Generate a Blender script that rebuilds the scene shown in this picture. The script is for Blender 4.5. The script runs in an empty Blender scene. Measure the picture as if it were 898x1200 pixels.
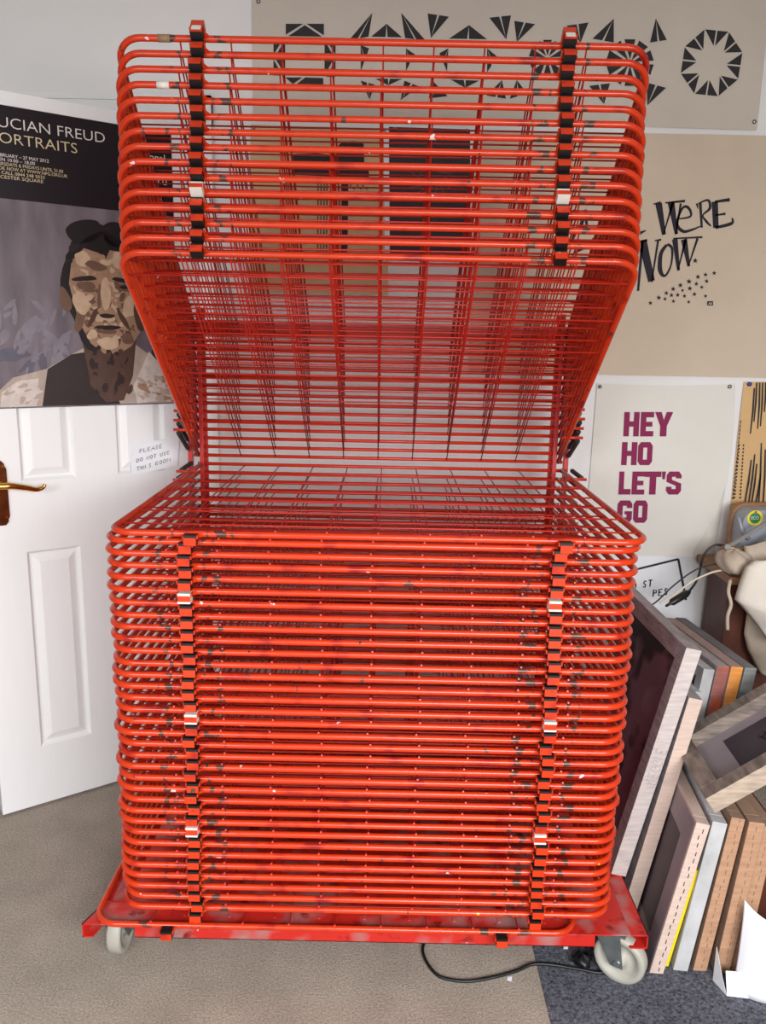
import bpy, bmesh, math, random
from mathutils import Vector, Matrix
random.seed(7)
C = bpy.context.scene.collection
PI = math.pi

# ------------------------------------------------------------------ camera solve (metres, pixels of an 898 x 1200 frame)
F = 950.0
CAM = Vector((0.022, -2.327, 1.388))
yaw, pit, rol = -0.002, 0.210, -0.020
cy, sy, cp, sp, cr, sr = math.cos(yaw), math.sin(yaw), math.cos(pit), math.sin(pit), math.cos(rol), math.sin(rol)
fw = Vector((sy*cp, cy*cp, -sp)); rt = Vector((cy, -sy, 0)); dn = fw.cross(rt)
RT = cr*rt + sr*dn; DN = -sr*rt + cr*dn
def ray(x, y): return RT*((x-449)/F) + DN*((y-600)/F) + fw
def onY(x, y, Y): d = ray(x, y); return CAM + d*((Y-CAM.y)/d.y)
def onZ(x, y, z): d = ray(x, y); return CAM + d*((z-CAM.z)/d.z)

# ------------------------------------------------------------------ materials
MATS = {}
def lin(c): return tuple((v/255/12.92 if v/255 <= .04045 else ((v/255+.055)/1.055)**2.4) for v in c)
def mat(name, rgb, rough=.6, metal=0, spec=.5, noise=0, nscale=30, bump=0, bscale=200, stretch=None):
    """procedural material: base colour, mottled by noise, with a little bump"""
    if name in MATS: return MATS[name]
    m = bpy.data.materials.new(name); m.use_nodes = True; nt = m.node_tree; N = nt.nodes; L = nt.links
    b = N['Principled BSDF']; b.inputs['Roughness'].default_value = rough; b.inputs['Metallic'].default_value = metal
    b.inputs['Specular IOR Level'].default_value = spec
    c = lin(rgb); b.inputs['Base Color'].default_value = (*c, 1)
    tc = N.new('ShaderNodeTexCoord')
    src = tc.outputs['Object']
    if stretch:
        mp = N.new('ShaderNodeMapping'); mp.inputs['Scale'].default_value = stretch; L.new(src, mp.inputs['Vector']); src = mp.outputs['Vector']
    if noise:
        n = N.new('ShaderNodeTexNoise'); n.inputs['Scale'].default_value = nscale; n.inputs['Detail'].default_value = 5
        L.new(src, n.inputs['Vector'])
        r = N.new('ShaderNodeValToRGB'); e = r.color_ramp.elements
        e[0].position = .3; e[1].position = .7
        e[0].color = (*[v*(1-noise) for v in c], 1); e[1].color = (*[min(1, v*(1+noise)) for v in c], 1)
        L.new(n.outputs['Fac'], r.inputs['Fac']); L.new(r.outputs['Color'], b.inputs['Base Color'])
    if bump:
        n2 = N.new('ShaderNodeTexNoise'); n2.inputs['Scale'].default_value = bscale; n2.inputs['Detail'].default_value = 4
        L.new(src, n2.inputs['Vector'])
        bp = N.new('ShaderNodeBump'); bp.inputs['Strength'].default_value = bump; bp.inputs['Distance'].default_value = .003
        L.new(n2.outputs['Fac'], bp.inputs['Height']); L.new(bp.outputs['Normal'], b.inputs['Normal'])
    MATS[name] = m; return m
def spots(m, layers):
    """splashes of other colours over a material: (rgb, scale, lo, hi, seed, stretch, xmask)"""
    nt = m.node_tree; N = nt.nodes; L = nt.links; b = N['Principled BSDF']
    oi = N.new('ShaderNodeObjectInfo'); tc = N.new('ShaderNodeTexCoord')
    mul = N.new('ShaderNodeMath'); mul.operation = 'MULTIPLY'; mul.inputs[1].default_value = 57.3; L.new(oi.outputs['Random'], mul.inputs[0])
    for rgb, scale, lo, hi, seed, st in layers:
        add = N.new('ShaderNodeVectorMath'); add.operation = 'ADD'; L.new(tc.outputs['Object'], add.inputs[0])
        cmb = N.new('ShaderNodeCombineXYZ'); cmb.inputs['X'].default_value = seed
        L.new(mul.outputs[0], cmb.inputs['Y']); L.new(mul.outputs[0], cmb.inputs['Z']); L.new(cmb.outputs[0], add.inputs[1])
        mp = N.new('ShaderNodeMapping'); mp.inputs['Scale'].default_value = st; L.new(add.outputs[0], mp.inputs['Vector'])
        n = N.new('ShaderNodeTexNoise'); n.inputs['Scale'].default_value = scale; n.inputs['Detail'].default_value = 3; L.new(mp.outputs[0], n.inputs['Vector'])
        r = N.new('ShaderNodeMapRange'); r.inputs['From Min'].default_value = lo; r.inputs['From Max'].default_value = hi; L.new(n.outputs['Fac'], r.inputs['Value'])
        mx = N.new('ShaderNodeMix'); mx.data_type = 'RGBA'; mx.inputs['B'].default_value = (*lin(rgb), 1)
        old = b.inputs['Base Color']
        if old.is_linked: L.new(old.links[0].from_socket, mx.inputs['A'])
        else: mx.inputs['A'].default_value = old.default_value
        L.new(r.outputs[0], mx.inputs['Factor']); L.new(mx.outputs['Result'], old)
    return m

RED = spots(mat('red_enamel', (206, 56, 20), .24, spec=.55), [
    ((160, 28, 20), 16, .56, .72, 3, (1, 1, 1)), ((88, 60, 54), 46, .705, .72, 11, (1, .8, .8)),
    ((232, 205, 205), 34, .735, .745, 23, (1, 1, 1)), ((236, 190, 50), 46, .765, .772, 37, (1, 1, 1)), ((40, 30, 32), 60, .745, .75, 51, (1, 1, 1))])
def tape_scuffs(m):
    """dark glue scuffs on the tubes beside the stop tabs"""
    nt = m.node_tree; N = nt.nodes; L = nt.links; b = N['Principled BSDF']
    tc = N.new('ShaderNodeTexCoord'); sx = N.new('ShaderNodeSeparateXYZ'); L.new(tc.outputs['Object'], sx.inputs[0])
    ab = N.new('ShaderNodeMath'); ab.operation = 'ABSOLUTE'; L.new(sx.outputs['X'], ab.inputs[0])
    ms = []
    for c, e in ((.310, .020), (.407, .015)):
        q = N.new('ShaderNodeMath'); q.operation = 'COMPARE'; q.inputs[1].default_value = c; q.inputs[2].default_value = e; L.new(ab.outputs[0], q.inputs[0]); ms.append(q)
    ad = N.new('ShaderNodeMath'); ad.operation = 'ADD'; L.new(ms[0].outputs[0], ad.inputs[0]); L.new(ms[1].outputs[0], ad.inputs[1])
    oi = N.new('ShaderNodeObjectInfo'); ml = N.new('ShaderNodeMath'); ml.operation = 'MULTIPLY'; ml.inputs[1].default_value = 91.7; L.new(oi.outputs['Random'], ml.inputs[0])
    cb = N.new('ShaderNodeCombineXYZ'); L.new(ml.outputs[0], cb.inputs['Z']); va = N.new('ShaderNodeVectorMath'); va.operation = 'ADD'; L.new(tc.outputs['Object'], va.inputs[0]); L.new(cb.outputs[0], va.inputs[1])
    n = N.new('ShaderNodeTexNoise'); n.inputs['Scale'].default_value = 45; n.inputs['Detail'].default_value = 4; L.new(va.outputs[0], n.inputs['Vector'])
    r = N.new('ShaderNodeMapRange'); r.inputs['From Min'].default_value = .52; r.inputs['From Max'].default_value = .58; L.new(n.outputs['Fac'], r.inputs['Value'])
    f = N.new('ShaderNodeMath'); f.operation = 'MULTIPLY'; L.new(ad.outputs[0], f.inputs[0]); L.new(r.outputs[0], f.inputs[1])
    mx = N.new('ShaderNodeMix'); mx.data_type = 'RGBA'; mx.inputs['B'].default_value = (*lin((84, 50, 40)), 1)
    old = b.inputs['Base Color']; L.new(old.links[0].from_socket, mx.inputs['A']); L.new(f.outputs[0], mx.inputs['Factor']); L.new(mx.outputs['Result'], old)
tape_scuffs(RED)
REDW = mat('red_wire_enamel', (186, 36, 20), .4, noise=.15, nscale=25)
REDR = mat('red_rod_enamel', (204, 52, 26), .32, noise=.08)
REDB = spots(mat('red_base_enamel', (190, 38, 30), .42), [
    ((150, 130, 128), 9, .50, .72, 5, (1, 1, 1)), ((120, 20, 20), 22, .62, .72, 9, (1, 1, 1)), ((215, 200, 200), 60, .74, .76, 2, (1, 1, 1))])
REDP = mat('red_post_enamel', (185, 28, 22), .4, noise=.1)
RUB = mat('black_rubber', (18, 17, 18), .45)
SPR = mat('dark_spring_sleeve', (48, 45, 46), .5, noise=.2, nscale=60)
WTAPE = mat('white_tape', (226, 222, 214), .5, noise=.06)
BTAPE = mat('tan_tape', (150, 120, 90), .6, noise=.1)
STEEL = mat('galvanised_steel', (120, 126, 126), .42, metal=.6, noise=.2, nscale=40)
WHEEL = mat('grey_nylon_wheel', (168, 165, 155), .5, noise=.08, nscale=25)
WHEELD = mat('grey_wheel_web', (158, 156, 148), .55, noise=.1, nscale=25)
WALL = mat('wall_paint', (232, 231, 231), .85, noise=.015, nscale=6, bump=.05, bscale=120)
DOORM = mat('white_door_paint', (238, 239, 241), .4, noise=.01, nscale=8, bump=.03, bscale=90, stretch=(6, 6, 1))
TRIM = mat('white_gloss_trim', (236, 236, 236), .4)
CEIL = mat('ceiling_paint', (225, 225, 225), .9)
BRASS = mat('polished_brass', (214, 160, 80), .18, metal=1, noise=.1, nscale=30)
BRASSD = mat('dark_brass', (130, 78, 45), .22, metal=1, noise=.25, nscale=40)
CALICO = mat('calico_cloth', (203, 193, 182), .9, noise=.03, nscale=7, bump=.25, bscale=500)
BEIGE = mat('beige_canvas', (206, 190, 170), .9, noise=.04, nscale=5, bump=.25, bscale=500)
TOWEL = mat('white_cotton', (224, 221, 214), .9, noise=.02, nscale=8, bump=.25, bscale=400)
BLKINK = mat('black_ink', (34, 32, 35), .7)
NAVY = mat('navy_ink', (26, 20, 36), .75)
PLUM = mat('plum_ink', (134, 24, 78), .75)
PAPER = mat('white_paper', (236, 238, 244), .7)
KRAFT = mat('kraft_paper', (212, 174, 124), .8, noise=.04, nscale=8)
KRAFT2 = mat('tan_kraft_paper', (205, 178, 140), .8, noise=.03, nscale=6)
DARKP = mat('dark_print', (38, 32, 42), .6, noise=.1)
PIN = mat('steel_pin', (150, 150, 152), .25, metal=.9)
BLUEPIN = mat('blue_pin', (50, 60, 130), .35)
INK = mat('pen_ink', (38, 44, 70), .6)
MARKER = mat('black_marker', (24, 24, 26), .6)
PENCIL = mat('pencil_line', (160, 150, 150), .8)
BLACKPL = mat('black_plastic', (24, 24, 26), .4)
CABLEW = mat('cream_cable', (215, 205, 185), .5)
GREYM = mat('grey_lamp_enamel', (128, 127, 126), .4, noise=.05)
GREYPL = mat('grey_plastic', (150, 156, 166), .4)
TEAK = mat('brown_wood', (150, 108, 74), .55, noise=.15, nscale=14, stretch=(1, 1, 6))
DKWOOD = mat('dark_red_wood', (84, 40, 26), .5, noise=.2, nscale=12, stretch=(4, 4, 1))
YEL = mat('yellow_board', (236, 214, 10), .5)
GREEN = mat('green_print', (40, 130, 80), .5)
YELP = mat('yellow_print', (232, 210, 60), .5)
LINEN = mat('beige_linen', (190, 175, 158), .9, noise=.06, nscale=15, bump=.3, bscale=300)
LINENW = mat('white_linen', (222, 214, 203), .9, noise=.04, nscale=15, bump=.3, bscale=300)
TAPEW = mat('silver_frame_tape', (184, 184, 186), .4, noise=.16, nscale=16)

def carpet(name, a, b_, scale, bump, sc2=None, c3=None):
    m = mat(name, a, .95, spec=.1); nt = m.node_tree; N = nt.nodes; L = nt.links; b = N['Principled BSDF']
    tc = N.new('ShaderNodeTexCoord')
    n = N.new('ShaderNodeTexNoise'); n.inputs['Scale'].default_value = scale; n.inputs['Detail'].default_value = 6; n.inputs['Roughness'].default_value = .75
    L.new(tc.outputs['Object'], n.inputs['Vector'])
    r = N.new('ShaderNodeValToRGB'); e = r.color_ramp.elements; e[0].position = .34; e[1].position = .66
    e[0].color = (*lin(b_), 1); e[1].color = (*lin(a), 1); L.new(n.outputs['Fac'], r.inputs['Fac'])
    out = r.outputs['Color']
    n3 = N.new('ShaderNodeTexNoise'); n3.inputs['Scale'].default_value = 7; n3.inputs['Detail'].default_value = 4; L.new(tc.outputs['Object'], n3.inputs['Vector'])
    r3 = N.new('ShaderNodeMapRange'); r3.inputs['From Min'].default_value = .3; r3.inputs['From Max'].default_value = .7; r3.inputs['To Min'].default_value = .86; r3.inputs['To Max'].default_value = 1.08
    L.new(n3.outputs['Fac'], r3.inputs['Value'])
    vm = N.new('ShaderNodeVectorMath'); vm.operation = 'SCALE'; L.new(out, vm.inputs[0]); L.new(r3.outputs[0], vm.inputs['Scale'])
    L.new(vm.outputs[0], b.inputs['Base Color'])
    bp = N.new('ShaderNodeBump'); bp.inputs['Strength'].default_value = bump; bp.inputs['Distance'].default_value = .006
    L.new(n.outputs['Fac'], bp.inputs['Height']); L.new(bp.outputs['Normal'], b.inputs['Normal'])
    return m
CARPET = carpet('beige_carpet', (202, 190, 177), (140, 129, 118), 210, .8)
MATM = carpet('charcoal_mat', (128, 130, 142), (24, 25, 32), 150, .8)

# ------------------------------------------------------------------ mesh builder
class MB:
    def __init__(s): s.bm = bmesh.new(); s.m = []
    def mi(s, m):
        if m not in s.m: s.m.append(m)
        return s.m.index(m)
    def face(s, pts, m, smooth=False):
        vs = [s.bm.verts.new(p) for p in pts]
        f = s.bm.faces.new(vs); f.material_index = s.mi(m); f.smooth = smooth; return f
    def hexa(s, c, m, faces=None):
        """8 corners: bottom 4 ccw, top 4 ccw"""
        v = [s.bm.verts.new(p) for p in c]; i = s.mi(m)
        for k, q in enumerate(((0, 3, 2, 1), (4, 5, 6, 7), (0, 1, 5, 4), (1, 2, 6, 5), (2, 3, 7, 6), (3, 0, 4, 7))):
            f = s.bm.faces.new([v[a] for a in q]); f.material_index = s.mi(faces[k]) if faces and k in faces else i
    def box(s, a, b, m, faces=None, T=None):
        (x0, y0, z0), (x1, y1, z1) = a, b
        c = [(x0, y0, z0), (x1, y0, z0), (x1, y1, z0), (x0, y1, z0), (x0, y0, z1), (x1, y0, z1), (x1, y1, z1), (x0, y1, z1)]
        if T: c = [T @ Vector(p) for p in c]
        s.hexa(c, m, faces)
    def tube(s, pts, r, m, seg=8, closed=False, caps=True):
        pts = [Vector(p) for p in pts]; n = len(pts); i = s.mi(m); rings = []
        rr = r if isinstance(r, (list, tuple)) else [r]*n
        up = None
        for k in range(n):
            t = (pts[(k+1) % n] - pts[k-1]) if closed else (pts[min(k+1, n-1)] - pts[max(k-1, 0)])
            t.normalize()
            if up is None:
                up = Vector((0, 0, 1)) if abs(t.z) < .9 else Vector((1, 0, 0))
            up = (up - t*up.dot(t)).normalized(); sd = t.cross(up)
            rings.append([s.bm.verts.new(pts[k] + rr[k]*(math.cos(2*PI*j/seg)*up + math.sin(2*PI*j/seg)*sd)) for j in range(seg)])
        for k in range(n if closed else n-1):
            a, b = rings[k], rings[(k+1) % n]
            for j in range(seg):
                f = s.bm.faces.new((a[j], b[j], b[(j+1) % seg], a[(j+1) % seg])); f.material_index = i; f.smooth = True
        if caps and not closed:
            for q in (rings[0], rings[-1]):
                f = s.bm.faces.new(q); f.material_index = i
    def lathe(s, prof, m, T, seg=28):
        i = s.mi(m); rings = []
        for r, z in prof:
            rings.append([s.bm.verts.new(T @ Vector((r*math.cos(2*PI*j/seg), r*math.sin(2*PI*j/seg), z))) for j in range(seg)])
        for k in range(len(rings)-1):
            a, b = rings[k], rings[k+1]
            for j in range(seg):
                f = s.bm.faces.new((a[j], a[(j+1) % seg], b[(j+1) % seg], b[j])); f.material_index = i; f.smooth = True
        for q in (rings[0], rings[-1]):
            try: f = s.bm.faces.new(q); f.material_index = i
            except Exception: pass
    def grid(s, fn, nu, nv, m, smooth=True):
        i = s.mi(m); V = [[s.bm.verts.new(fn(a/nu, b/nv)) for a in range(nu+1)] for b in range(nv+1)]
        for b in range(nv):
            for a in range(nu):
                f = s.bm.faces.new((V[b][a], V[b][a+1], V[b+1][a+1], V[b+1][a])); f.material_index = i; f.smooth = smooth
    def build(s, name, parent=None, recalc=True, bevel=0):
        if recalc: bmesh.ops.recalc_face_normals(s.bm, faces=s.bm.faces)
        me = bpy.data.meshes.new(name); s.bm.to_mesh(me); s.bm.free()
        for m in s.m: me.materials.append(m)
        o = bpy.data.objects.new(name, me); C.objects.link(o)
        if parent: o.parent = parent
        if bevel:
            b = o.modifiers.new('bevel', 'BEVEL'); b.width = bevel; b.segments = 2; b.limit_method = 'ANGLE'
        return o
def solid(o, t, off=-1):
    m = o.modifiers.new('solid', 'SOLIDIFY'); m.thickness = t; m.offset = off; return o
def tag(o, label, cat, group=None):
    o['label'] = label; o['category'] = cat
    if group: o['group'] = group
    return o
def struct(o): o['kind'] = 'structure'; return o
def empty(name, loc=(0, 0, 0), rz=0):
    o = bpy.data.objects.new(name, None); o.empty_display_size = .05; C.objects.link(o); o.location = loc; o.rotation_euler = (0, 0, rz); return o
def smooth_pts(pts, n=8):
    """Catmull-Rom through 3-D points"""
    P = [Vector(p) for p in pts]; out = []
    for k in range(len(P)-1):
        a, b, c, d = P[max(k-1, 0)], P[k], P[k+1], P[min(k+2, len(P)-1)]
        for j in range(n):
            t = j/n
            out.append(.5*((2*b) + (c-a)*t + (2*a-5*b+4*c-d)*t*t + (3*b-a-3*c+d)*t**3))
    out.append(P[-1]); return out

# ------------------------------------------------------------------ flat print helpers: a "sheet" maps (u, v, lift) to space
def ribbon(mb, S, pts, w, m, lift=.0008):
    """constant or tapering width line in a sheet's (u, v)"""
    n = len(pts); W = w if isinstance(w, (list, tuple)) else [w]*n
    if len(W) != n: W = [W[0] + (W[-1]-W[0])*k/(n-1) for k in range(n)]
    L_ = []; R_ = []
    for k in range(n):
        a = Vector(pts[max(k-1, 0)]); b = Vector(pts[min(k+1, n-1)]); t = (b-a)
        if t.length < 1e-9: t = Vector((1, 0))
        t.normalize(); q = Vector((-t.y, t.x))
        p = Vector(pts[k]); L_.append(p+q*W[k]/2); R_.append(p-q*W[k]/2)
    for k in range(n-1):
        mb.face([S(*L_[k], lift), S(*L_[k+1], lift), S(*R_[k+1], lift), S(*R_[k], lift)], m)
def poly(mb, S, pts, m, lift=.0008): mb.face([S(p[0], p[1], lift) for p in pts], m)
def disc(mb, S, c, r, m, lift=.0008, n=20, r2=None): poly(mb, S, [(c[0]+r*math.cos(2*PI*k/n), c[1]+(r2 or r)*math.sin(2*PI*k/n)) for k in range(n)], m, lift)
def text(mb, S, s, u, v, h, m, lift=.0008, width=None, align='LEFT', thin=0, slope=0):
    cu = bpy.data.curves.new('t', 'FONT'); cu.body = s; cu.size = 1; cu.offset = thin; cu.resolution_u = 3
    o = bpy.data.objects.new('t', cu); C.objects.link(o); bpy.context.view_layer.update()
    me = o.evaluated_get(bpy.context.evaluated_depsgraph_get()).to_mesh()
    xs = [q.co.x for q in me.vertices]; x0, x1 = min(xs), max(xs)
    k = h/.72; kx = k if width is None else width/(x1-x0)
    off = -x0*kx if align == 'LEFT' else -x1*kx
    for p in me.polygons:
        mb.face([S(u+off+me.vertices[i].co.x*kx, v+me.vertices[i].co.y*k + slope*me.vertices[i].co.x*kx, lift) for i in p.vertices], m)
    bpy.data.objects.remove(o); bpy.data.curves.remove(cu)
STK = {'A': [[(0, 0), (.45, 1), (.9, 0)], [(.2, .4), (.7, .4)]], 'D': [[(.05, 0), (.05, 1), (.5, .9), (.75, .5), (.5, .1), (.05, 0)]],
 'E': [[(.7, 1), (.05, .95), (.05, .02), (.75, .05)], [(.05, .5), (.55, .55)]], 'G': [[(.8, .85), (.4, 1), (.05, .5), (.4, 0), (.8, .15), (.8, .45), (.5, .45)]],
 'H': [[(.05, 0), (.05, 1)], [(.7, 0), (.7, 1)], [(.05, .5), (.7, .55)]], 'I': [[(.2, 0), (.2, 1)]], 'L': [[(.1, 1), (.05, .02), (.7, .05)]],
 'M': [[(.0, 0), (.15, 1), (.45, .3), (.8, 1), (.95, 0)]], 'N': [[(.05, 0), (.05, 1), (.75, 0), (.75, 1)]],
 'O': [[(.4, 1), (.08, .75), (.08, .25), (.4, 0), (.72, .25), (.72, .75), (.4, 1)]], 'P': [[(.05, 0), (.05, 1), (.6, .95), (.65, .6), (.05, .5)]],
 'R': [[(.05, 0), (.05, 1), (.6, .95), (.6, .55), (.05, .5), (.7, 0)]], 'S': [[(.7, .9), (.35, 1), (.1, .75), (.6, .35), (.5, .05), (.05, .1)]],
 'T': [[(0, 1), (.8, 1)], [(.4, 1), (.4, 0)]], 'U': [[(.05, 1), (.1, .15), (.4, 0), (.7, .2), (.7, 1)]]}
def hand(mb, S, s, u, v, h, w, m, lift=.0008, aspect=.75, slope=0, adv=1.0):
    x = u
    for ch in s:
        for st in STK.get(ch, []):
            ribbon(mb, S, [(x+p[0]*h*aspect, v+p[1]*h+slope*(x-u)) for p in st], w, m, lift)
        x += h*aspect*(adv if ch != ' ' else adv*.8)

# ================================================================== THE SETTING
WY = .21
mb = MB(); mb.box((-3, -5, -.06), (2.6, 1.6, 0), CARPET); struct(mb.build('floor'))
mb = MB()   # back wall with the doorway left open
mb.box((-3, WY, 0), (-1.23, WY+.1, 2.5), WALL); mb.box((-1.23, WY, 2.0), (-.56, WY+.1, 2.5), WALL); mb.box((-.56, WY, 0), (2.6, WY+.1, 2.5), WALL)
struct(mb.build('wall_back'))
mb = MB(); mb.box((-3, 1.45, 0), (2.6, 1.55, 2.5), WALL); struct(mb.build('wall_hall'))
mb = MB(); mb.box((-3, -5, 2.5), (2.6, 1.6, 2.56), CEIL); struct(mb.build('ceiling'))
mb = MB()   # architrave round the doorway
for a, b in (((-.575, WY-.018, 0), (-.5, WY, 2.06)), ((-1.29, WY-.018, 0), (-1.215, WY, 2.06)), ((-1.29, WY-.018, 1.985), (-.5, WY, 2.06))):
    mb.box(a, b, TRIM)
for a, b in (((-.575, WY-.024, 0), (-.55, WY-.018, 2.035)), ((-.515, WY-.026, 0), (-.5, WY-.018, 2.06)), ((-1.29, WY-.026, 2.045), (-.5, WY-.018, 2.06))):
    mb.box(a, b, TRIM)
mb.box((-1.23, WY, 1.985), (-.56, WY+.1, 2.0), TRIM)
struct(mb.build('trim_1'))
mb = MB(); mb.box((-.5, WY-.015, 0), (2.6, WY, .1), TRIM); mb.box((-.5, WY-.011, .1), (2.6, WY, .112), TRIM); struct(mb.build('baseboard_back'))

# ------------------------------------------------------------------ the open door
p0 = Vector((-1.074, -.204, 0)); dd = Vector((.27, .197, 0)).normalized(); dnrm = Vector((dd.y, -dd.x, 0))
def D3(u, z, lift=0): return p0 + dd*u + Vector((0, 0, z)) + dnrm*lift
DW, DH = .645, 1.98
mb = MB()
us = [0, .118, .264, .384, .53, DW]; zs = [.008, .19, .785, .985, 1.80, DH]
for i in range(5):
    for j in range(5):
        if i in (1, 3) and j in (1, 3):
            u0, u1, z0, z1 = us[i], us[i+1], zs[j], zs[j+1]
            R = [(0, 0), (.008, -.010), (.014, -.010), (.034, -.002), (.038, -.002)]
            loops = [[D3(u0+g, z0+g, l), D3(u1-g, z0+g, l), D3(u1-g, z1-g, l), D3(u0+g, z1-g, l)] for g, l in R]
            for a, b in zip(loops, loops[1:]):
                for k in range(4): mb.face([a[k], a[(k+1) % 4], b[(k+1) % 4], b[k]], DOORM)
            mb.face(loops[-1], DOORM)
        else: mb.face([D3(us[i], zs[j]), D3(us[i+1], zs[j]), D3(us[i+1], zs[j+1]), D3(us[i], zs[j+1])], DOORM)
tk = -.035
q = [(0, .008), (DW, .008), (DW, DH), (0, DH)]
mb.face([D3(u, z, tk) for u, z in q], DOORM)
for k in range(4):
    a, b = q[k], q[(k+1) % 4]; mb.face([D3(*a), D3(*b), D3(*b, tk), D3(*a, tk)], DOORM)
bmesh.ops.remove_doubles(mb.bm, verts=mb.bm.verts, dist=.0002)
door = struct(mb.build('door_1'))
# handle: shaped backplate and curled lever
mb = MB(); uc = .060
prof = [(-.018, -.085), (-.010, -.094), (.010, -.094), (.018, -.085), (.018, -.078), (.022, -.07), (.022, .062), (.018, .07), (.016, .078), (.006, .088), (-.006, .088), (-.016, .078), (-.018, .07), (-.022, .062), (-.022, -.07), (-.018, -.078)]
zc = .962
for l0, l1, sc in ((0, .005, 1), (.005, .008, .88)):
    A = [D3(uc+x*sc, zc+z*(1 if sc == 1 else .95), l0) for x, z in prof]; B = [D3(uc+x*sc*.95, zc+z*(.99 if sc == 1 else .94), l1) for x, z in prof]
    for k in range(len(prof)): mb.face([A[k], A[(k+1) % 16], B[(k+1) % 16], B[k]], BRASSD)
    mb.face(B, BRASSD)
for z in (-.07, .07): mb.tube([D3(uc+.012, zc+z, .008), D3(uc+.012, zc+z, .010)], .003, BRASS)
hd = mb.build('door_handle', door)
mb = MB()
mb.tube([D3(uc-.004, .985, .006), D3(uc-.004, .985, .02), D3(uc-.004, .985, .045)], [.015, .011, .011], BRASS, 14)
mb.tube(smooth_pts([D3(uc-.01, .985, .045), D3(uc+.02, .984, .05), D3(uc+.06, .975, .048), D3(uc+.085, .968, .046), D3(uc+.102, .972, .046), D3(uc+.108, .981, .046)], 6), [.010]*6+[.009-.0002*k for k in range(24)]+[.006], BRASS, 10)
mb.build('lever', hd)

# ------------------------------------------------------------------ exhibition poster on the door
random.seed(3)
PO = lambda u, v, l=0: D3(u, v, .0008+(l if l < .0021 else l-.0018))
BG = mat('poster_black', (28, 19, 25), .5, spec=.25)
PGREY = mat('poster_mauve_paint', (112, 102, 110), .45, spec=.3, noise=.28, nscale=5, stretch=(4, 4, 1))
mats_p = {k: mat('poster_'+k, c, .45, spec=.3, noise=.12, nscale=40) for k, c in dict(hair=(34, 28, 32), skin=(160, 128, 104), light=(196, 168, 142), dark=(84, 60, 52), shade=(112, 84, 70), deep=(48, 36, 36), shirt=(176, 158, 148), shirtlight=(204, 192, 186), mist=(126, 118, 129), blue=(92, 88, 102)).items()}
TXW = mat('poster_white_text', (222, 216, 212), .35); TXC = mat('poster_cream_text', (214, 196, 160), .35)
mb = MB()
UL, UR, VB, VT, VM = .072, .58, 1.186, 1.946, 1.722
mb.grid(lambda a, b: PO(UL+(UR-UL)*a, VM+(VT-VM)*b, .0008+.0006*math.sin(a*9)*b), 16, 6, BG)
mb.grid(lambda a, b: PO(UL+(UR-UL)*a, VB+(VM-VB)*b, .0007+.0005*math.sin(a*7+b*5)*(1-b)), 16, 16, PGREY)
z1 = .0036
text(mb, PO, 'LUCIAN FREUD', .104, 1.893, .0265, TXW, z1, width=.288, thin=-.008)
text(mb, PO, 'PORTRAITS', .104, 1.856, .0265, TXC, z1, width=.213, thin=-.008)
for s, u1, v, c in (('9 FEBRUARY – 27 MAY 2012', .242, 1.823, TXW), ('OPEN 10.00 – 18.00', .207, 1.8125, TXW), ('THURSDAYS & FRIDAYS UNTIL 21.00', .277, 1.802, TXC),
                    ('BOOK NOW AT WWW.NPG.ORG.UK', .288, 1.7915, TXC), ('OR CALL 0844 248 5033', .229, 1.781, TXC), ('LEICESTER SQUARE', .225, 1.7705, TXC)):
    text(mb, PO, s, .104, v, .0082, c, z1, width=u1-.104)
text(mb, PO, 'National', .559, 1.865, .022, TXW, z1, align='RIGHT', width=.095)
text(mb, PO, 'ru', .562, 1.805, .024, TXW, z1, align='RIGHT')
# a plain painted man's bust, built of brush patches
def patch(cu, cv, ru, rv, key, l, rot=0, n=12, jit=.12, ms=None):
    pts = []
    for k in range(n):
        a = 2*PI*k/n; r = 1+random.uniform(-jit, jit); x, y = ru*r*math.cos(a), rv*r*math.sin(a)
        pts.append((min(UR-.002, max(UL+.002, cu+x*math.cos(rot)-y*math.sin(rot))), min(VM-.004, max(VB+.003, cv+x*math.sin(rot)+y*math.cos(rot)))))
    sm = smooth_pts([(p[0], p[1], 0) for p in pts+pts[:1]], 3)[:-1]
    poly(mb, PO, [(p.x, p.y) for p in sm], mats_p[key], l)
for cu, cv, ru, rv, k, l, r in (
    (.17, 1.40, .05, .03, 'mist', .0035, .9), (.235, 1.36, .05, .018, 'mist', .0036, -.8), (.12, 1.33, .05, .03, 'blue', .0036, .2), (.2, 1.45, .04, .012, 'mist', .0037, -.7)): patch(cu, cv, ru*.8, rv*.6, k, l, r, jit=.3)
for q in range(90):
    u, v = random.uniform(.085, .27), random.uniform(1.27, 1.48); patch(u, v, random.uniform(.01, .03), .006, 'blue' if v < 1.33 and random.random() < .6 else 'mist', .0037+q*.000001, random.uniform(.5, 1.6), 8, .3) if random.random() < .8-(v-1.27)*3 else None
poly(mb, PO, [(.50, 1.19), (.50, 1.42), (.578, 1.42), (.578, 1.19)], mats_p['deep'], .0034)
poly(mb, PO, [(.076, 1.19), (.08, 1.235), (.115, 1.268), (.20, 1.29), (.27, 1.33), (.31, 1.35), (.45, 1.36), (.52, 1.31), (.574, 1.27), (.574, 1.19)], mats_p['shirt'], .0038)
poly(mb, PO, [(.078, 1.19), (.085, 1.23), (.13, 1.26), (.18, 1.265), (.17, 1.19)], mats_p['shirtlight'], .0040)
poly(mb, PO, [(.185, 1.19), (.205, 1.29), (.27, 1.33), (.33, 1.34), (.40, 1.19)], mats_p['deep'], .0041)
poly(mb, PO, [(.45, 1.19), (.44, 1.24), (.49, 1.34), (.535, 1.29), (.56, 1.20)], mats_p['shirtlight'], .0041)
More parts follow.
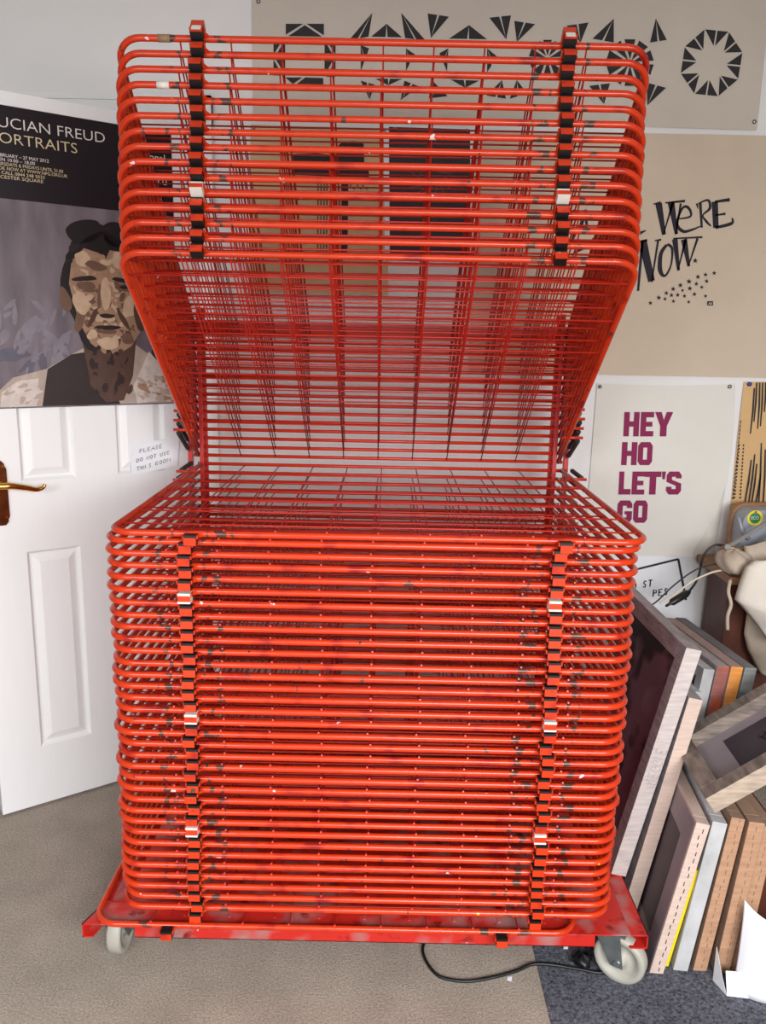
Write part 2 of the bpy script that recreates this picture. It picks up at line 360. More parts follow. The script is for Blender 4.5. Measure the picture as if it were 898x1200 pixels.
poly(mb, PO, [(.305, 1.34), (.32, 1.24), (.36, 1.195), (.41, 1.20), (.44, 1.27), (.455, 1.38), (.30, 1.40)], mats_p['dark'], .0043)
poly(mb, PO, [(.37, 1.33), (.36, 1.24), (.385, 1.215), (.41, 1.26), (.415, 1.33)], mats_p['deep'], .0044)
patch(.375, 1.50, .120, .168, 'hair', .0044); patch(.32, 1.66, .05, .03, 'hair', .0044, .3); patch(.42, 1.655, .05, .035, 'hair', .0044, -.3)
patch(.262, 1.475, .015, .035, 'shade', .0045, .2)
poly(mb, PO, [(.275, 1.52), (.285, 1.58), (.32, 1.615), (.36, 1.605), (.375, 1.585), (.39, 1.615), (.44, 1.61), (.475, 1.56), (.485, 1.48), (.47, 1.40), (.44, 1.355), (.40, 1.33), (.36, 1.333), (.325, 1.36), (.295, 1.42)], mats_p['skin'], .0046)
for q in range(230):   # brush dabs over the face, neck, shirt and ground
    a, r0 = random.uniform(0, 2*PI), math.sqrt(random.random())
    u, v = .38+.088*r0*math.cos(a), 1.475+.125*r0*math.sin(a)
    t = random.random() + (.18 if v > 1.53 or abs(u-.375) < .02 else 0) - (.3 if u > .445 else 0) - (.2 if v < 1.39 else 0)
    patch(u, v, random.uniform(.006, .017), random.uniform(.004, .009), 'light' if t > .72 else 'skin' if t > .3 else 'shade' if t > 0 else 'dark', .0047+q*.0000006, random.uniform(-1.4, 1.4), 8, .25)
for q in range(60):
    u, v = random.uniform(.10, .17), random.uniform(1.20, 1.25); patch(u, v, random.uniform(.008, .02), .006, random.choice(('shirt', 'shirtlight', 'shirtlight')), .0047+q*.0000005, random.uniform(0, 1.2), 8, .25)
    u, v = random.uniform(.46, .56), random.uniform(1.20, 1.27); patch(u, v, random.uniform(.008, .022), .006, random.choice(('shirt', 'shirtlight', 'skin')), .0047+q*.0000005, random.uniform(-.8, .2), 8, .25)
    u, v = random.uniform(.32, .43), random.uniform(1.22, 1.34); patch(u, v, .008, .016, random.choice(('dark', 'dark', 'deep')), .0047+q*.0000005, random.uniform(-.6, .6), 8, .25)
    a = random.uniform(.2, PI-.2); patch(.375+.10*math.cos(a), 1.545+.125*math.sin(a), .016, .007, random.choice(('hair', 'deep', 'hair')), .0047+q*.0000005, a+1.2, 8, .3)
for cu, cv, ru, rv, k, r in ((.315, 1.585, .022, .02, 'light', .3), (.415, 1.59, .02, .022, 'light', 0), (.35, 1.57, .03, .012, 'shade', -.2), (.45, 1.56, .02, .025, 'shade', 0),
    (.318, 1.535, .034, .007, 'deep', .12), (.425, 1.535, .034, .007, 'deep', -.12), (.32, 1.516, .026, .011, 'shade', 0), (.425, 1.516, .026, .011, 'shade', 0),
    (.32, 1.517, .012, .005, 'deep', 0), (.425, 1.517, .012, .005, 'deep', 0), (.372, 1.495, .014, .045, 'light', 0), (.374, 1.448, .026, .013, 'skin', 0), (.374, 1.437, .022, .006, 'deep', 0),
    (.355, 1.485, .006, .04, 'shade', -.1), (.305, 1.47, .022, .03, 'light', .3), (.44, 1.465, .02, .03, 'light', -.3), (.465, 1.44, .014, .05, 'dark', .1), (.300, 1.43, .012, .04, 'shade', -.3),
    (.334, 1.43, .007, .032, 'dark', -.5), (.418, 1.43, .007, .032, 'dark', .5), (.375, 1.405, .036, .006, 'deep', 0), (.375, 1.393, .026, .006, 'shade', 0), (.372, 1.362, .03, .017, 'light', 0), (.33, 1.385, .016, .012, 'light', .6), (.43, 1.375, .018, .016, 'shade', -.5)):
    patch(cu, cv, ru, rv, k, .0048+random.random()*.0006, r, n=11)
tag(mb.build('exhibition_poster', recalc=False), 'large black exhibition poster with a painted bust of a man, on the open door', 'poster')

# note under it
NO = lambda u, v, l=0: D3(.497, 1.033, .004) + dd*(u*.995+v*.1-.0) + Vector((0, 0, v*.995+.13*u)) + dnrm*(l + .010*max(0, u-.0)*0)
mb = MB()
mb.grid(lambda a, b: NO((a-.5)*.145, (b-.5)*.092, .004*math.sin(a*2.4)), 8, 4, PAPER)
for s, u, v, sl in (('PLEASE', -.052, .018, .04), ('DO NOT USE', -.06, -.008, .05), ('THIS ROOM', -.058, -.034, .08)):
    hand(mb, NO, s, u, v, .0115 if s != 'DO NOT USE' else .0105, .0014, INK, .0062, aspect=.95, slope=sl, adv=1.1)
tag(mb.build('handwritten_note', recalc=False), 'small white paper note handwritten in blue pen, stuck on the door beside the rack', 'note')

# ================================================================== PRINTS ON THE BACK WALL
def wall_sheet(Y): return lambda u, v, l=0: Vector((u, Y-l, v))
def px(x, y, Y): p = onY(x, y, Y); return (p.x, p.z)
def pins(parent, pts, m=PIN, Y=WY, r=.006):
    for x, z in pts:
        b = MB(); b.lathe([(0.0001, .006), (r*.6, .0055), (r, .003), (r, .0)], m, Matrix.Translation((x, Y, z)) @ Matrix.Rotation(PI/2, 4, 'X'), 12); b.build('pin', parent)

# -- geometric letter banner along the top
YB = WY-.006; S = wall_sheet(YB)
mb = MB(); x0, x1 = px(296, 60, YB)[0], px(897, 60, YB)[0]
def bannerpt(a, b): return Vector((x0+(x1-x0)*a, YB+.0008*math.sin(a*11)*math.cos(b*3), 2.0+.006*math.sin(a*PI)+(.455)*b))
mb.grid(bannerpt, 30, 8, CALICO)
k2 = 2.641
def tri(pts, ox=440, split=False):
    P = [px(ox+x/k2, y/k2, YB) for x, y in pts]
    if split and len(P) == 3:   # two triangles parted by a pale line from the first corner to the middle of the far side
        a, b, c = [Vector(p) for p in P]; m_ = (b+c)/2; g = (c-b).normalized()*.0028
        poly(mb, S, [a, b, m_-g], BLKINK, .0012); poly(mb, S, [a, m_+g, c], BLKINK, .0012)
    else: poly(mb, S, P, BLKINK, .0012)
for t in ([(568, 74), (622, 74), (568, 108)], [(632, 74), (686, 74), (686, 110)], [(576, 112), (627, 78), (680, 114)], [(530, 118), (562, 118), (530, 170)], [(566, 122), (566, 234), (534, 178)], [(530, 184), (558, 234), (530, 234)],
          [(690, 118), (722, 118), (722, 170)], [(688, 124), (718, 178), (688, 236)], [(722, 184), (722, 238), (694, 238)], [(566, 240), (620, 240), (590, 260)], [(628, 240), (684, 242), (684, 262), (600, 262)]): tri(t, 120)
for t in ([(836, 40), (764, 124), (824, 114)], [(880, 74), (832, 114), (928, 116)], [(800, 140), (826, 150), (800, 220)], [(828, 308), (800, 250), (842, 262)]): tri(t, 120, True)
for t in ([(80, 40), (92, 118), (156, 126)], [(172, 118), (162, 42), (228, 52)], [(290, 78), (228, 120), (346, 122)], [(405, 122), (353, 55), (420, 48)], [(438, 130), (430, 65), (495, 75)], [(635, 132), (592, 80), (660, 70)], [(738, 58), (672, 120), (738, 132)],
          [(868, 58), (850, 132), (902, 124)], [(95, 150), (122, 168), (95, 220)], [(226, 150), (198, 165), (222, 222)], [(346, 150), (346, 224), (378, 176)], [(40, 264), (0, 244), (84, 244)], [(278, 272), (232, 246), (322, 250)],
          [(78, 310), (90, 250), (136, 268)], [(166, 305), (172, 245), (224, 298)], [(392, 248), (344, 296), (404, 306)], [(438, 248), (416, 306), (470, 290)], [(708, 322), (662, 266), (726, 258)], [(842, 326), (840, 256), (900, 272)]): tri(t, 440, True)
def burst(cx, cy_, R, n, gap=.13):
    for k in range(n):
        a0, a1 = 2*PI*(k+gap)/n, 2*PI*(k+1-gap)/n
        tri([(cx+R*.12*math.cos((a0+a1)/2), cy_+R*.12*math.sin((a0+a1)/2)), (cx+R*math.cos(a0), cy_+R*math.sin(a0)), (cx+R*math.cos(a1), cy_+R*math.sin(a1))])
burst(533, 180, 58, 10); burst(788, 194, 74, 10)
cx, cz = px(834, 74, YB); Rr = .0895
V = [(cx+Rr*math.cos(2*PI*(k+.28)/8+.1), cz+Rr*1.02*math.sin(2*PI*(k+.28)/8+.1)) for k in range(8)]
for k in range(8):
    a, b = Vector(V[k]), Vector(V[(k+1) % 8]); m_ = (a+b)/2; c = Vector((cx, cz)); i_ = c+(m_-c)*.53; g = (b-a).normalized()*.0022
    aa = a+(b-a)*.02; bb = b-(b-a)*.02; iq = (i_-c)*.07
    poly(mb, S, [aa, m_-g, i_-g], BLKINK, .0012); poly(mb, S, [m_+g, bb, i_+g], BLKINK, .0012)
ban = tag(mb.build('lettered_banner', recalc=False), 'long calico banner printed with black triangle lettering, pinned along the top of the wall', 'banner')
pins(ban, [px(884, 143, YB), px(303, 2, YB)], Y=YB-.001)

# -- beige canvas with the slogan and stars
YC = WY-.005; S = wall_sheet(YC)
mb = MB(); xa = px(555, 300, YC)[0]; zt = px(756, 156, YC)[1]; zb = px(800, 441, YC)[1]
mb.grid(lambda a, b: Vector((xa+(1.75-xa)*a, YC-.0008*math.sin(b*9+a*4), zb+(zt-zb)*b)), 40, 16, BEIGE)
k3 = 3.157
def Q(pts): return [px(680+x/k3, y/k3, YC-.004) for x, y in pts]
def cal(pts, w, sm=True):
    P = Q(pts)
    if sm and len(P) > 2:
        P = [(v.x, v.y) for v in smooth_pts([(p[0], p[1], 0) for p in P], 5)]
    w = [q/k3/F*2.5 for q in (w if isinstance(w, (list, tuple)) else [w, w])]
    n = len(P); ww = [w[min(int(k/(n-1)*(len(w)-1)), len(w)-2)]*(1-((k/(n-1)*(len(w)-1)) % 1 if k < n-1 else 1)) + w[min(int(k/(n-1)*(len(w)-1)), len(w)-2)+1]*((k/(n-1)*(len(w)-1)) % 1 if k < n-1 else 1) for k in range(n)]
    ribbon(mb, S, P, ww, NAVY, .0013)
cal([(272, 755), (300, 748)], [4, 8]); cal([(292, 752), (312, 868)], [24, 14], 0); cal([(310, 866), (345, 748)], [4, 9], 0); cal([(338, 748), (358, 866)], [24, 12], 0); cal([(356, 866), (374, 752)], [4, 8], 0); cal([(316, 750), (390, 743)], [5, 9], 0)
cal([(360, 810), (410, 800), (404, 770), (384, 766), (366, 800), (362, 835), (385, 856), (420, 848), (448, 836)], [4, 8, 10, 8, 9, 12, 8, 4])
cal([(434, 752), (438, 772)], [9, 3], 0)
cal([(446, 748), (452, 842)], [10, 8], 0); cal([(440, 752), (475, 740), (482, 770), (456, 796), (470, 820), (486, 836)], [4, 8, 10, 5, 9, 5])
cal([(500, 745), (504, 842)], [22, 20], 0); cal([(500, 746), (556, 738)], [8, 12], 0); cal([(502, 796), (540, 790)], [5, 9], 0); cal([(502, 842), (562, 826), (564, 805)], [10, 12, 4])
cal([(216, 1076), (232, 890)], [8, 10], 0); cal([(232, 890), (266, 1040)], [30, 24], 0); cal([(266, 1044), (290, 890)], [5, 8], 0); cal([(220, 893), (250, 888)], [6, 8], 0); cal([(278, 890), (302, 886)], [5, 7], 0)
cal([(322, 905), (300, 940), (298, 1000), (316, 1020), (338, 980), (342, 920), (324, 903)], [10, 14, 16, 8, 6, 9, 10])
cal([(352, 884), (366, 1000)], [20, 10], 0); cal([(364, 1000), (392, 885)], [4, 9], 0); cal([(386, 885), (404, 985)], [22, 10], 0); cal([(402, 985), (436, 882)], [4, 9], 0); cal([(346, 882), (454, 877)], [5, 7], 0)
cal([(222, 862), (246, 852)], [12, 3], 0)
cal([(-60, 806), (-20, 780), (10, 810), (-10, 850), (-50, 840), (-30, 812)], [6, 10, 14, 10, 6, 3]); cal([(-30, 895), (-10, 850), (30, 835)], [8, 14, 6]); cal([(20, 775), (26, 835)], [12, 8], 0); cal([(-20, 935), (40, 900), (50, 880)], [6, 16, 4])
for x, y, r in ((428, 964, 11), (498, 1010, 9), (466, 1016, 9), (438, 1024, 10), (405, 1041, 11), (470, 1040, 9), (432, 1050, 9), (373, 1055, 10), (346, 1069, 10), (408, 1067, 10), (452, 1062, 8), (381, 1074, 7), (321, 1084, 9), (340, 1092, 9), (363, 1091, 9), (388, 1095, 8), (425, 1088, 9), (293, 1101, 10), (316, 1106, 8), (347, 1114, 8), (404, 1117, 7), (466, 1095, 8), (262, 1121, 9)):
    P = [(x+r*(1 if k % 2 == 0 else .42)*math.sin(2*PI*k/10+.1), y-r*(1 if k % 2 == 0 else .42)*math.cos(2*PI*k/10+.1)) for k in range(10)]
    poly(mb, S, Q(P), NAVY, .0013)
poly(mb, S, Q([(472, 1114), (494, 1114), (494, 1130), (472, 1130)]), NAVY, .0013)
u, v = Q([(475, 1127)])[0]; text(mb, S, 'AK', u, v, .007, TXW, .0019, width=.013)
cvs = tag(mb.build('slogan_canvas', recalc=False), 'wide beige canvas hanging with quirky black lettering and a spray of little stars', 'canvas')

# -- white cotton tea towel with plum block letters
YT = WY-.006; S = wall_sheet(YT)
mb = MB()
outline_r = [(862, 450), (861, 490), (857, 530), (851, 566), (840, 596), (826, 622), (814, 640), (808, 651)]
def towel(a, b):
    xl, yl = 700+(684-700)*b, 449+(652-449)*b
    t = b*(len(outline_r)-1); k = min(int(t), len(outline_r)-2); f = t-k
    xr = outline_r[k][0]*(1-f)+outline_r[k+1][0]*f; yr = outline_r[k][1]*(1-f)+outline_r[k+1][1]*f
    p = onY(xl+(xr-xl)*a, yl+(yr-yl)*a + 2.5*math.sin(a*PI)*(1-b), YT)
    p.y -= (.0012 if a < .7 else .0012+.012*(a-.7))*math.sin(a*8+b*2)*b*b + .02*max(0, a-.75)*4*b*b
    return p
mb.grid(towel, 28, 24, TOWEL)
GRID_FOLD = lambda a, b: (lambda p: Vector((p.x, p.y+.004-.012*b*math.sin(a*PI), p.z)))(onY(*[(862+(838-862)*b**1.5)*(a)+(1-a)*(859+(812-859)*b**1.6), 452+(652-452)*b], YT))
mb.grid(GRID_FOLD, 6, 16, TOWEL)
k4 = 3.773
def hp(x, y): return px(660+x/k4, 420+y/k4, YT-.002)
def blk(x0, y0, x1, y1, shp, sl=-10):
    """shp polygons in 0..1 with v upward; leaning like the hanging print"""
    for pg in shp:
        poly(mb, S, [hp(x0+(x1-x0)*u+sl*(1-v)*.0+(-.10*(y1-y0))*(1-v)*.5, y1+(y0-y1)*v) for u, v in pg], PLUM, .0022)
def R_(a, b, c, d): return [(a, b), (c, b), (c, d), (a, d)]
BL = {'H': [R_(0, 0, .36, 1), R_(.64, 0, 1, 1), R_(.36, .4, .64, .62)], 'E': [R_(0, 0, .42, 1), R_(.42, 0, 1, .22), R_(.42, .4, .9, .6), R_(.42, .78, 1, 1)],
 'Y': [[(0, 1), (.36, 1), (.5, .66), (.64, 1), (1, 1), (.68, .42), (.68, 0), (.32, 0), (.32, .42)]],
 'O': [[(0, .16), (.36, .24), (.36, .76), (0, .84)], [(.64, .24), (1, .16), (1, .84), (.64, .76)], [(0, .16), (.18, 0), (.82, 0), (1, .16), (.64, .24), (.36, .24)], [(0, .84), (.36, .76), (.64, .76), (1, .84), (.82, 1), (.18, 1)]],
 'L': [R_(0, 0, .42, 1), R_(.42, 0, 1, .24)], 'T': [R_(0, .76, 1, 1), R_(.3, 0, .7, .76)], "'": [[(0, 1), (1, 1), (.8, .66), (.2, .66)]],
 'S': [[(0, .84), (.18, 1), (.82, 1), (1, .84), (1, .7), (.64, .7), (.6, .78), (.36, .76)], [(0, .84), (.36, .76), (.36, .64), (0, .55)], [(0, .55), (.36, .64), (1, .48), (.64, .38)], [(.64, .38), (1, .48), (1, .16), (.64, .24)], [(1, .16), (.82, 0), (.18, 0), (0, .16), (.36, .24), (.64, .24)], [(0, .16), (.36, .24), (.36, .34), (0, .34)]],
 'G': [[(0, .16), (.36, .24), (.36, .76), (0, .84)], [(0, .16), (.18, 0), (.82, 0), (1, .16), (.64, .24), (.36, .24)], [(0, .84), (.36, .76), (.64, .76), (1, .84), (.82, 1), (.18, 1)], [(.64, .66), (1, .66), (1, .84), (.64, .76)], [(.64, .24), (1, .16), (1, .52), (.64, .52)], R_(.5, .38, .64, .52)]}
for s, y0, y1, xs in (('HEY', 237, 345, ((272, 340), (346, 404), (408, 488))), ('HO', 370, 472, ((262, 330), (334, 398))), ("LET'S", 500, 602, ((250, 303), (308, 364), (364, 436), (438, 456), (460, 526))), ('GO', 628, 727, ((243, 308), (314, 376)))):
    for ch, (xa_, xb_) in zip(s, xs): blk(xa_, y0, xb_, y1, BL[ch])
poly(mb, S, [hp(517, 777), hp(567, 775), hp(566, 806), hp(517, 808)], PLUM, .0032)
u, v = hp(524, 802); text(mb, S, 'AK', u, v, .0095, TXW, .0039, width=.022)
tw = tag(mb.build('tea_towel', recalc=False), 'white tea towel with four lines of plum block capitals, pinned up right of the rack', 'tea towel')
pins(tw, [px(703, 453, YT), px(855, 453, YT)], Y=YT-.002)

# -- brown paper print at the right edge
YK = WY-.004; S = wall_sheet(YK); mb = MB()
def kp(x, y): return px(840+x/3.428, 430+y/3.428, YK)
mb.grid(lambda a, b: onY(840+(110+(46-110)*b+ (230-110+64*b)*a)/3.428, 430+(60+(640-60)*b)/3.428, YK-.003*math.sin(b*5)), 8, 16, KRAFT)
for x0_, y0_, x1_, y1_ in ((150, 85, 134, 268), (160, 62, 148, 220), (172, 62, 163, 248), (184, 62, 174, 238), (196, 62, 190, 180), (178, 305, 168, 545), (152, 350, 128, 545), (138, 372, 112, 548), (160, 388, 140, 545), (175, 432, 156, 545), (194, 330, 186, 545)):
    ribbon(mb, S, [kp(x0_, y0_), kp((x0_+x1_)/2+2, (y0_+y1_)/2), kp(x1_, y1_)], [.004, .0055, .004], BLKINK, .004)
for y in range(310, 530, 14):
    for x in (107-(y-310)*.06, 90-(y-310)*.09): ribbon(mb, S, [kp(x, y), kp(x-1, y+8)], .004, BLKINK, .004)
for y in range(215, 520, 16): ribbon(mb, S, [kp(96-(y-215)*.1, y), kp(94-(y-215)*.1, y+12)], .003, BLKINK, .004)
pr = tag(mb.build('brown_paper_print', recalc=False), 'brown paper print of thin black streaks, pinned up at the right edge above the desk', 'print')
pins(pr, [px(878, 450, YK)], BLUEPIN, Y=YK-.003, r=.007)

# -- kraft print with black figure and the dark print, seen through the rack
YP = WY-.004; S = wall_sheet(YP); mb = MB()
poly(mb, S, [px(294, 146, YP), px(454, 151, YP), px(455, 346, YP), px(292, 342, YP)][::-1], KRAFT2, 0)
def fp(pts): return [px(230+x/3.742, 130+y/3.742, YP) for x, y in pts]
poly(mb, S, fp([(418, 205), (432, 188), (530, 186), (612, 196), (615, 160), (640, 138), (690, 132), (735, 145), (738, 250), (758, 262), (758, 290), (700, 296), (560, 286), (418, 280)]), BLKINK, .002)
poly(mb, S, fp([(636, 290), (668, 290), (664, 620), (640, 620)]), BLKINK, .002)
for x in (535, 548, 562, 574): ribbon(mb, S, fp([(x, 286), (x-2, 620)]), .003, BLKINK, .002)
for x in (690, 720, 745): ribbon(mb, S, fp([(x, 296), (x-14, 330), (x+6, 345)]), .003, BLKINK, .002)
fpz = tag(mb.build('figure_print', recalc=False), 'tan paper print of a bulky black shape on legs, behind the raised trays', 'print')
pins(fpz, [px(297, 150, YP), px(450, 155, YP)], Y=YP-.001)
mb = MB(); Sd = wall_sheet(YP-.003)
GHOST = mat('pale_print_marks', (92, 86, 96), .6)
poly(mb, Sd, [px(450, 147, YP), px(557, 150, YP), px(557, 304, YP), px(451, 301, YP)][::-1], PAPER, 0)
poly(mb, Sd, [px(456, 149, YP), px(551, 152, YP), px(551, 300, YP), px(457, 297, YP)][::-1], DARKP, .001)
for k in range(14):
    a = k*2*PI/14; ribbon(mb, Sd, [px(505+12*math.cos(a), 210+10*math.sin(a), YP), px(505+26*math.cos(a+.5), 212+20*math.sin(a+.5), YP)], .0022, GHOST, .002)
dp = tag(mb.build('dark_print', recalc=False), 'near-black print with faint swirl on a white mount, on the wall behind the raised trays', 'print')
pins(dp, [px(463, 152, YP), px(547, 154, YP)], Y=YP-.004)

# -- hand-lettered sign on the wall under the towel
YS = WY-.004; S = wall_sheet(YS); mb = MB()
poly(mb, S, [px(700, 655, YS), px(812, 645, YS), px(813, 735, YS), px(700, 745, YS)][::-1], PAPER, 0)
for a, b in (((738, 669), (795, 655)), ((795, 655), (804, 703)), ((738, 669), (742, 720))):
    ribbon(mb, S, [px(*a, YS), px(*b, YS)], .007, MARKER, .002)
def sp_(x, y): return px(720+x/5.045, 660+y/5.045, YS)
for s, x, y, h in (('ST', 168, 142, .022), ('PES', 228, 196, .0225)):
    u, v = sp_(x, y); hand(mb, S, s, u, v, h, .0042, MARKER, .002, aspect=.68, slope=.17, adv=1.15)
u, v = sp_(106, 150); hand(mb, S, 'O', u, v, .022, .0042, MARKER, .002, aspect=.68)
ribbon(mb, S, [sp_(350, 182), sp_(374, 176)], .003, MARKER, .002)
tag(mb.build('lettered_sign', recalc=False), 'white sign with black marker lettering and border, low on the wall below the tea towel', 'sign')

# ================================================================== THE DRYING RACK
P_ = .025; W_ = 1.0428; D_ = .8154; ZH = 1.025; TR = .0066
RT_ = .05
def tray_frame():
    mb = MB(); h = W_/2; pts = [(-h, 0, 0)]
    pts += [(-h, -D_*k/6, 0) for k in range(1, 6)]
    for k in range(9):
        a = PI + k/8*PI/2; pts.append((-h+RT_+RT_*math.cos(a), -D_+RT_+RT_*math.sin(a), 0))
    for k in range(9):
        a = -PI/2 + k/8*PI/2; pts.append((h-RT_+RT_*math.cos(a), -D_+RT_+RT_*math.sin(a), 0))
    pts += [(h, -D_*k/6, 0) for k in range(5, -1, -1)]
    mb.tube(pts, TR, RED, 10)
    mb.tube([(-h-.012, 0, 0), (h+.012, 0, 0)], .0050, REDR, 10)                  # hinge rod
    for q in (-1, 1): mb.tube([(q*.505, -.138, 0), (q*.561, -.138, 0)], .0042, REDR, 8)   # spring stubs
    return mb
WX = [-.396+.099*k for k in range(9)]; WYS = [.175, .29, .404, .516, .63, .749]
def tray_wires():
    mb = MB(); h = W_/2
    for y in WYS: mb.tube([(-h+.002, -y, .0025), (-.17, -y, .0018), (.17, -y, .003), (h-.002, -y, .0025)], .0019, REDW, 6)
    for x in WX: mb.tube([(x, -.002, -.002), (x, -.4, -.0015), (x, -D_+.030, -.002), (x, -D_+.006, .005), (x, -D_-.001, .0078)], [.0016, .0016, .0016, .0018, .0021], REDW, 6)
    return mb
def tab(s):
    mb = MB(); x = s*.357
    mb.box((x-.0118, -D_-.0262, -.0172), (x+.0118, -D_-.0236, -.0022), RED)
    for a, b in (((x+.0122, -D_-.0225, -.005), (x+.0150, -D_, .002)), ((x-.0150, -D_-.0225, -.005), (x-.0122, -D_, .002))): mb.box(a, b, RED)
    mb.hexa([(x+.0150, -D_-.012, -.004), (x+.024, -D_-.003, -.004), (x+.024, -D_, -.004), (x+.0150, -D_, -.004), (x+.0150, -D_-.012, .002), (x+.024, -D_-.003, .002), (x+.024, -D_, .002), (x+.0150, -D_, .002)], RED)
    return mb
def sleeve(s, m):
    mb = MB(); x = s*.357
    mb.box((x-.0120, -D_-.0236, -.0178), (x+.0120, -D_-.0045, .0026), m); mb.box((x-.0120, -D_-.0258, -.0022), (x+.0120, -D_-.0236, .0026), m)
    if m is WTAPE: mb.box((x-.0122, -D_-.0268, -.0176), (x+.0122, -D_-.0236, -.0138), m)
    return mb
def spring(s):
    mb = MB(); a, b = Vector((s*.553, -.136, .0)), Vector((s*.545, -.012, .006)); n = 26
    mb.tube([a.lerp(b, .12+.76*k/n) for k in range(n+1)], [.0062+.0006*(k % 2) for k in range(n+1)], SPR, 8)
    mb.tube([a, a.lerp(b, .14)], .0018, STEEL, 6); mb.tube([a.lerp(b, .86), b], .0018, STEEL, 6); return mb
rack = tag(empty('drying_rack', (0, 0, 0)), 'tall red wire drying rack of hinged trays on a wheeled base, upper trays swung up', 'drying rack')
t0 = tray_frame().build('tray'); w0 = tray_wires().build('wire_grid')
parts0 = {'stop_tab': [tab(-1).build('stop_tab'), tab(1).build('stop_tab')], 'rubber_sleeve': [sleeve(-1, RUB).build('rubber_sleeve'), sleeve(1, RUB).build('rubber_sleeve')],
          'spring': [spring(-1).build('spring'), spring(1).build('spring')]}
white = [sleeve(-1, WTAPE).build('rubber_sleeve').data, sleeve(1, WTAPE).build('rubber_sleeve').data]
for o in [o for o in C.objects if o.data in white]: bpy.data.objects.remove(o)
first = True
def put_tray(loc, rx, parent, springs=True, wt=False, top=False):
    global first
    def cp(o):
        c = o if first else o.copy()
        if not first: C.objects.link(c)
        return c
    t = cp(t0); t.parent = parent; t.location = loc; t.rotation_euler = (rx, 0, 0)
    w = cp(w0); w.parent = t
    for nm, lst in parts0.items():
        if nm == 'spring' and not springs: continue
        for k, o in enumerate(lst):
            c = cp(o); c.parent = t
            if wt and nm == 'rubber_sleeve': c.data = white[k]; c['label'] = 'white taped sleeve'
    first = False
    return t
random.seed(11)
up_trays = []
for j in range(14, -1, -1):     # raised trays, lowest first
    th = .656+.006*(14-j)
    up_trays.append(put_tray((random.uniform(-.0025, .0025), 0, ZH+P_*(15-j)), -th, rack, wt=(j == 10)))
for i in range(34):
    rx = random.uniform(-.0012, .0012); dx = random.uniform(-.0035, .0035)
    if i == 0: dx, rx = .011, .0115
    put_tray((dx, -.0001*i, ZH-P_*i), rx, rack, wt=i in (5, 15, 25))
# tape bits
def band(t, x, L, m, nm='tape_band'):
    mb = MB(); mb.tube([(x, -D_, 0), (x+L, -D_, 0)], TR+.0005, m, 12); o = mb.build(nm, t); o['label'] = 'strip of tape'; return o
band(up_trays[14], -.437, .024, BTAPE); band(up_trays[11], -.437, .024, WTAPE)
# sticker on the topmost tabs
for s in (-1, 1):
    mb = MB(); mb.box((s*.357-.009, -D_-.0268, -.014), (s*.357+.009, -D_-.0262, -.001), WTAPE); o = mb.build('sticker', up_trays[14]); o['label'] = 'worn white sticker'
    mb = MB(); mb.box((s*.357-.0122, -D_-.0266, .0015), (s*.357+.0122, -D_-.006, .0170), RED); mb.build('end_stop', up_trays[14])
# posts, cross bar
ZB = .14
for s in (-1, 1):
    mb = MB(); x = s*.508
    mb.box((x-.006, -.014, ZB), (x+.006, .02, 1.465), REDP); mb.box((x-.012 if s > 0 else x-.0, .016, ZB), (x+.0 if s > 0 else x+.012, .022, 1.465), REDP)
    mb.build('post', rack, bevel=.001)
    mb = MB(); mb.box((s*.545-.006, .0, ZB+.03), (s*.545+.006, .02, 1.43), REDP); mb.build('spring_bar', rack)
mb = MB(); mb.box((-.55, .022, 1.395), (.55, .034, 1.432), REDP); mb.build('cross_bar', rack)
mb = MB(); mb.box((-.55, .022, .60), (.55, .034, .63), REDP); mb.build('cross_bar', rack)
# wheeled base
mb = MB(); BX, Y0, Y1 = .608, -.80, .12
mb.box((-BX+.034, Y0+.0005, ZB-.005), (BX-.034, Y1, ZB-.002), REDB)
mb.box((-BX+.045, -.50, ZB-.002), (BX-.06, -.498, ZB-.001), REDB)
for k in range(9): mb.box((-.40+.099*k-.003, Y0+.03, ZB-.002), (-.40+.099*k+.003, Y1-.05, ZB), REDB)
base = mb.build('base_plate', rack)
mb = MB(); mb.box((-.502, Y0, ZB-.034), (.497, Y0+.003, ZB-.002), REDB); mb.box((-.502, Y0, ZB-.034), (.497, Y0+.03, ZB-.031), REDB); mb.build('front_rail', rack, bevel=.0008)
mb = MB()   # left side: a channel with a splayed open end at the front corner
mb.box((-.594, Y0+.05, ZB-.036), (-.591, Y1, ZB-.002), REDB); mb.box((-.594, Y0+.06, ZB-.005), (-BX+.034, Y1, ZB-.002), REDB); mb.box((-.594, Y0+.05, ZB-.036), (-.572, Y1, ZB-.033), REDB)
for z0, z1, xa, xb in ((ZB-.005, ZB-.002, -BX-.008, -BX+.034), (ZB-.036, ZB-.033, -BX-.008, -BX+.014)):
    mb.hexa([(xa, Y0, z0), (xb, Y0, z0), (-BX+.034, Y0+.06, z0), (-.594, Y0+.06, z0), (xa, Y0, z1), (xb, Y0, z1), (-BX+.034, Y0+.06, z1), (-.594, Y0+.06, z1)], REDB)
mb.hexa([(-BX-.008, Y0, ZB-.036), (-BX-.005, Y0, ZB-.036), (-.591, Y0+.06, ZB-.036), (-.594, Y0+.06, ZB-.036), (-BX-.008, Y0, ZB-.002), (-BX-.005, Y0, ZB-.002), (-.591, Y0+.06, ZB-.002), (-.594, Y0+.06, ZB-.002)], REDB)
mb.build('side_rail', rack)
mb = MB(); lo, hi = BX-.034, BX+.004
mb.box((lo, Y0, ZB-.005), (hi, Y1, ZB-.002), REDB); mb.box((lo, Y0, ZB-.036), (hi, Y1, ZB-.033), REDB); mb.box((hi-.003, Y0, ZB-.036), (hi, Y1, ZB-.002), REDB); mb.build('side_rail', rack, bevel=.0006)
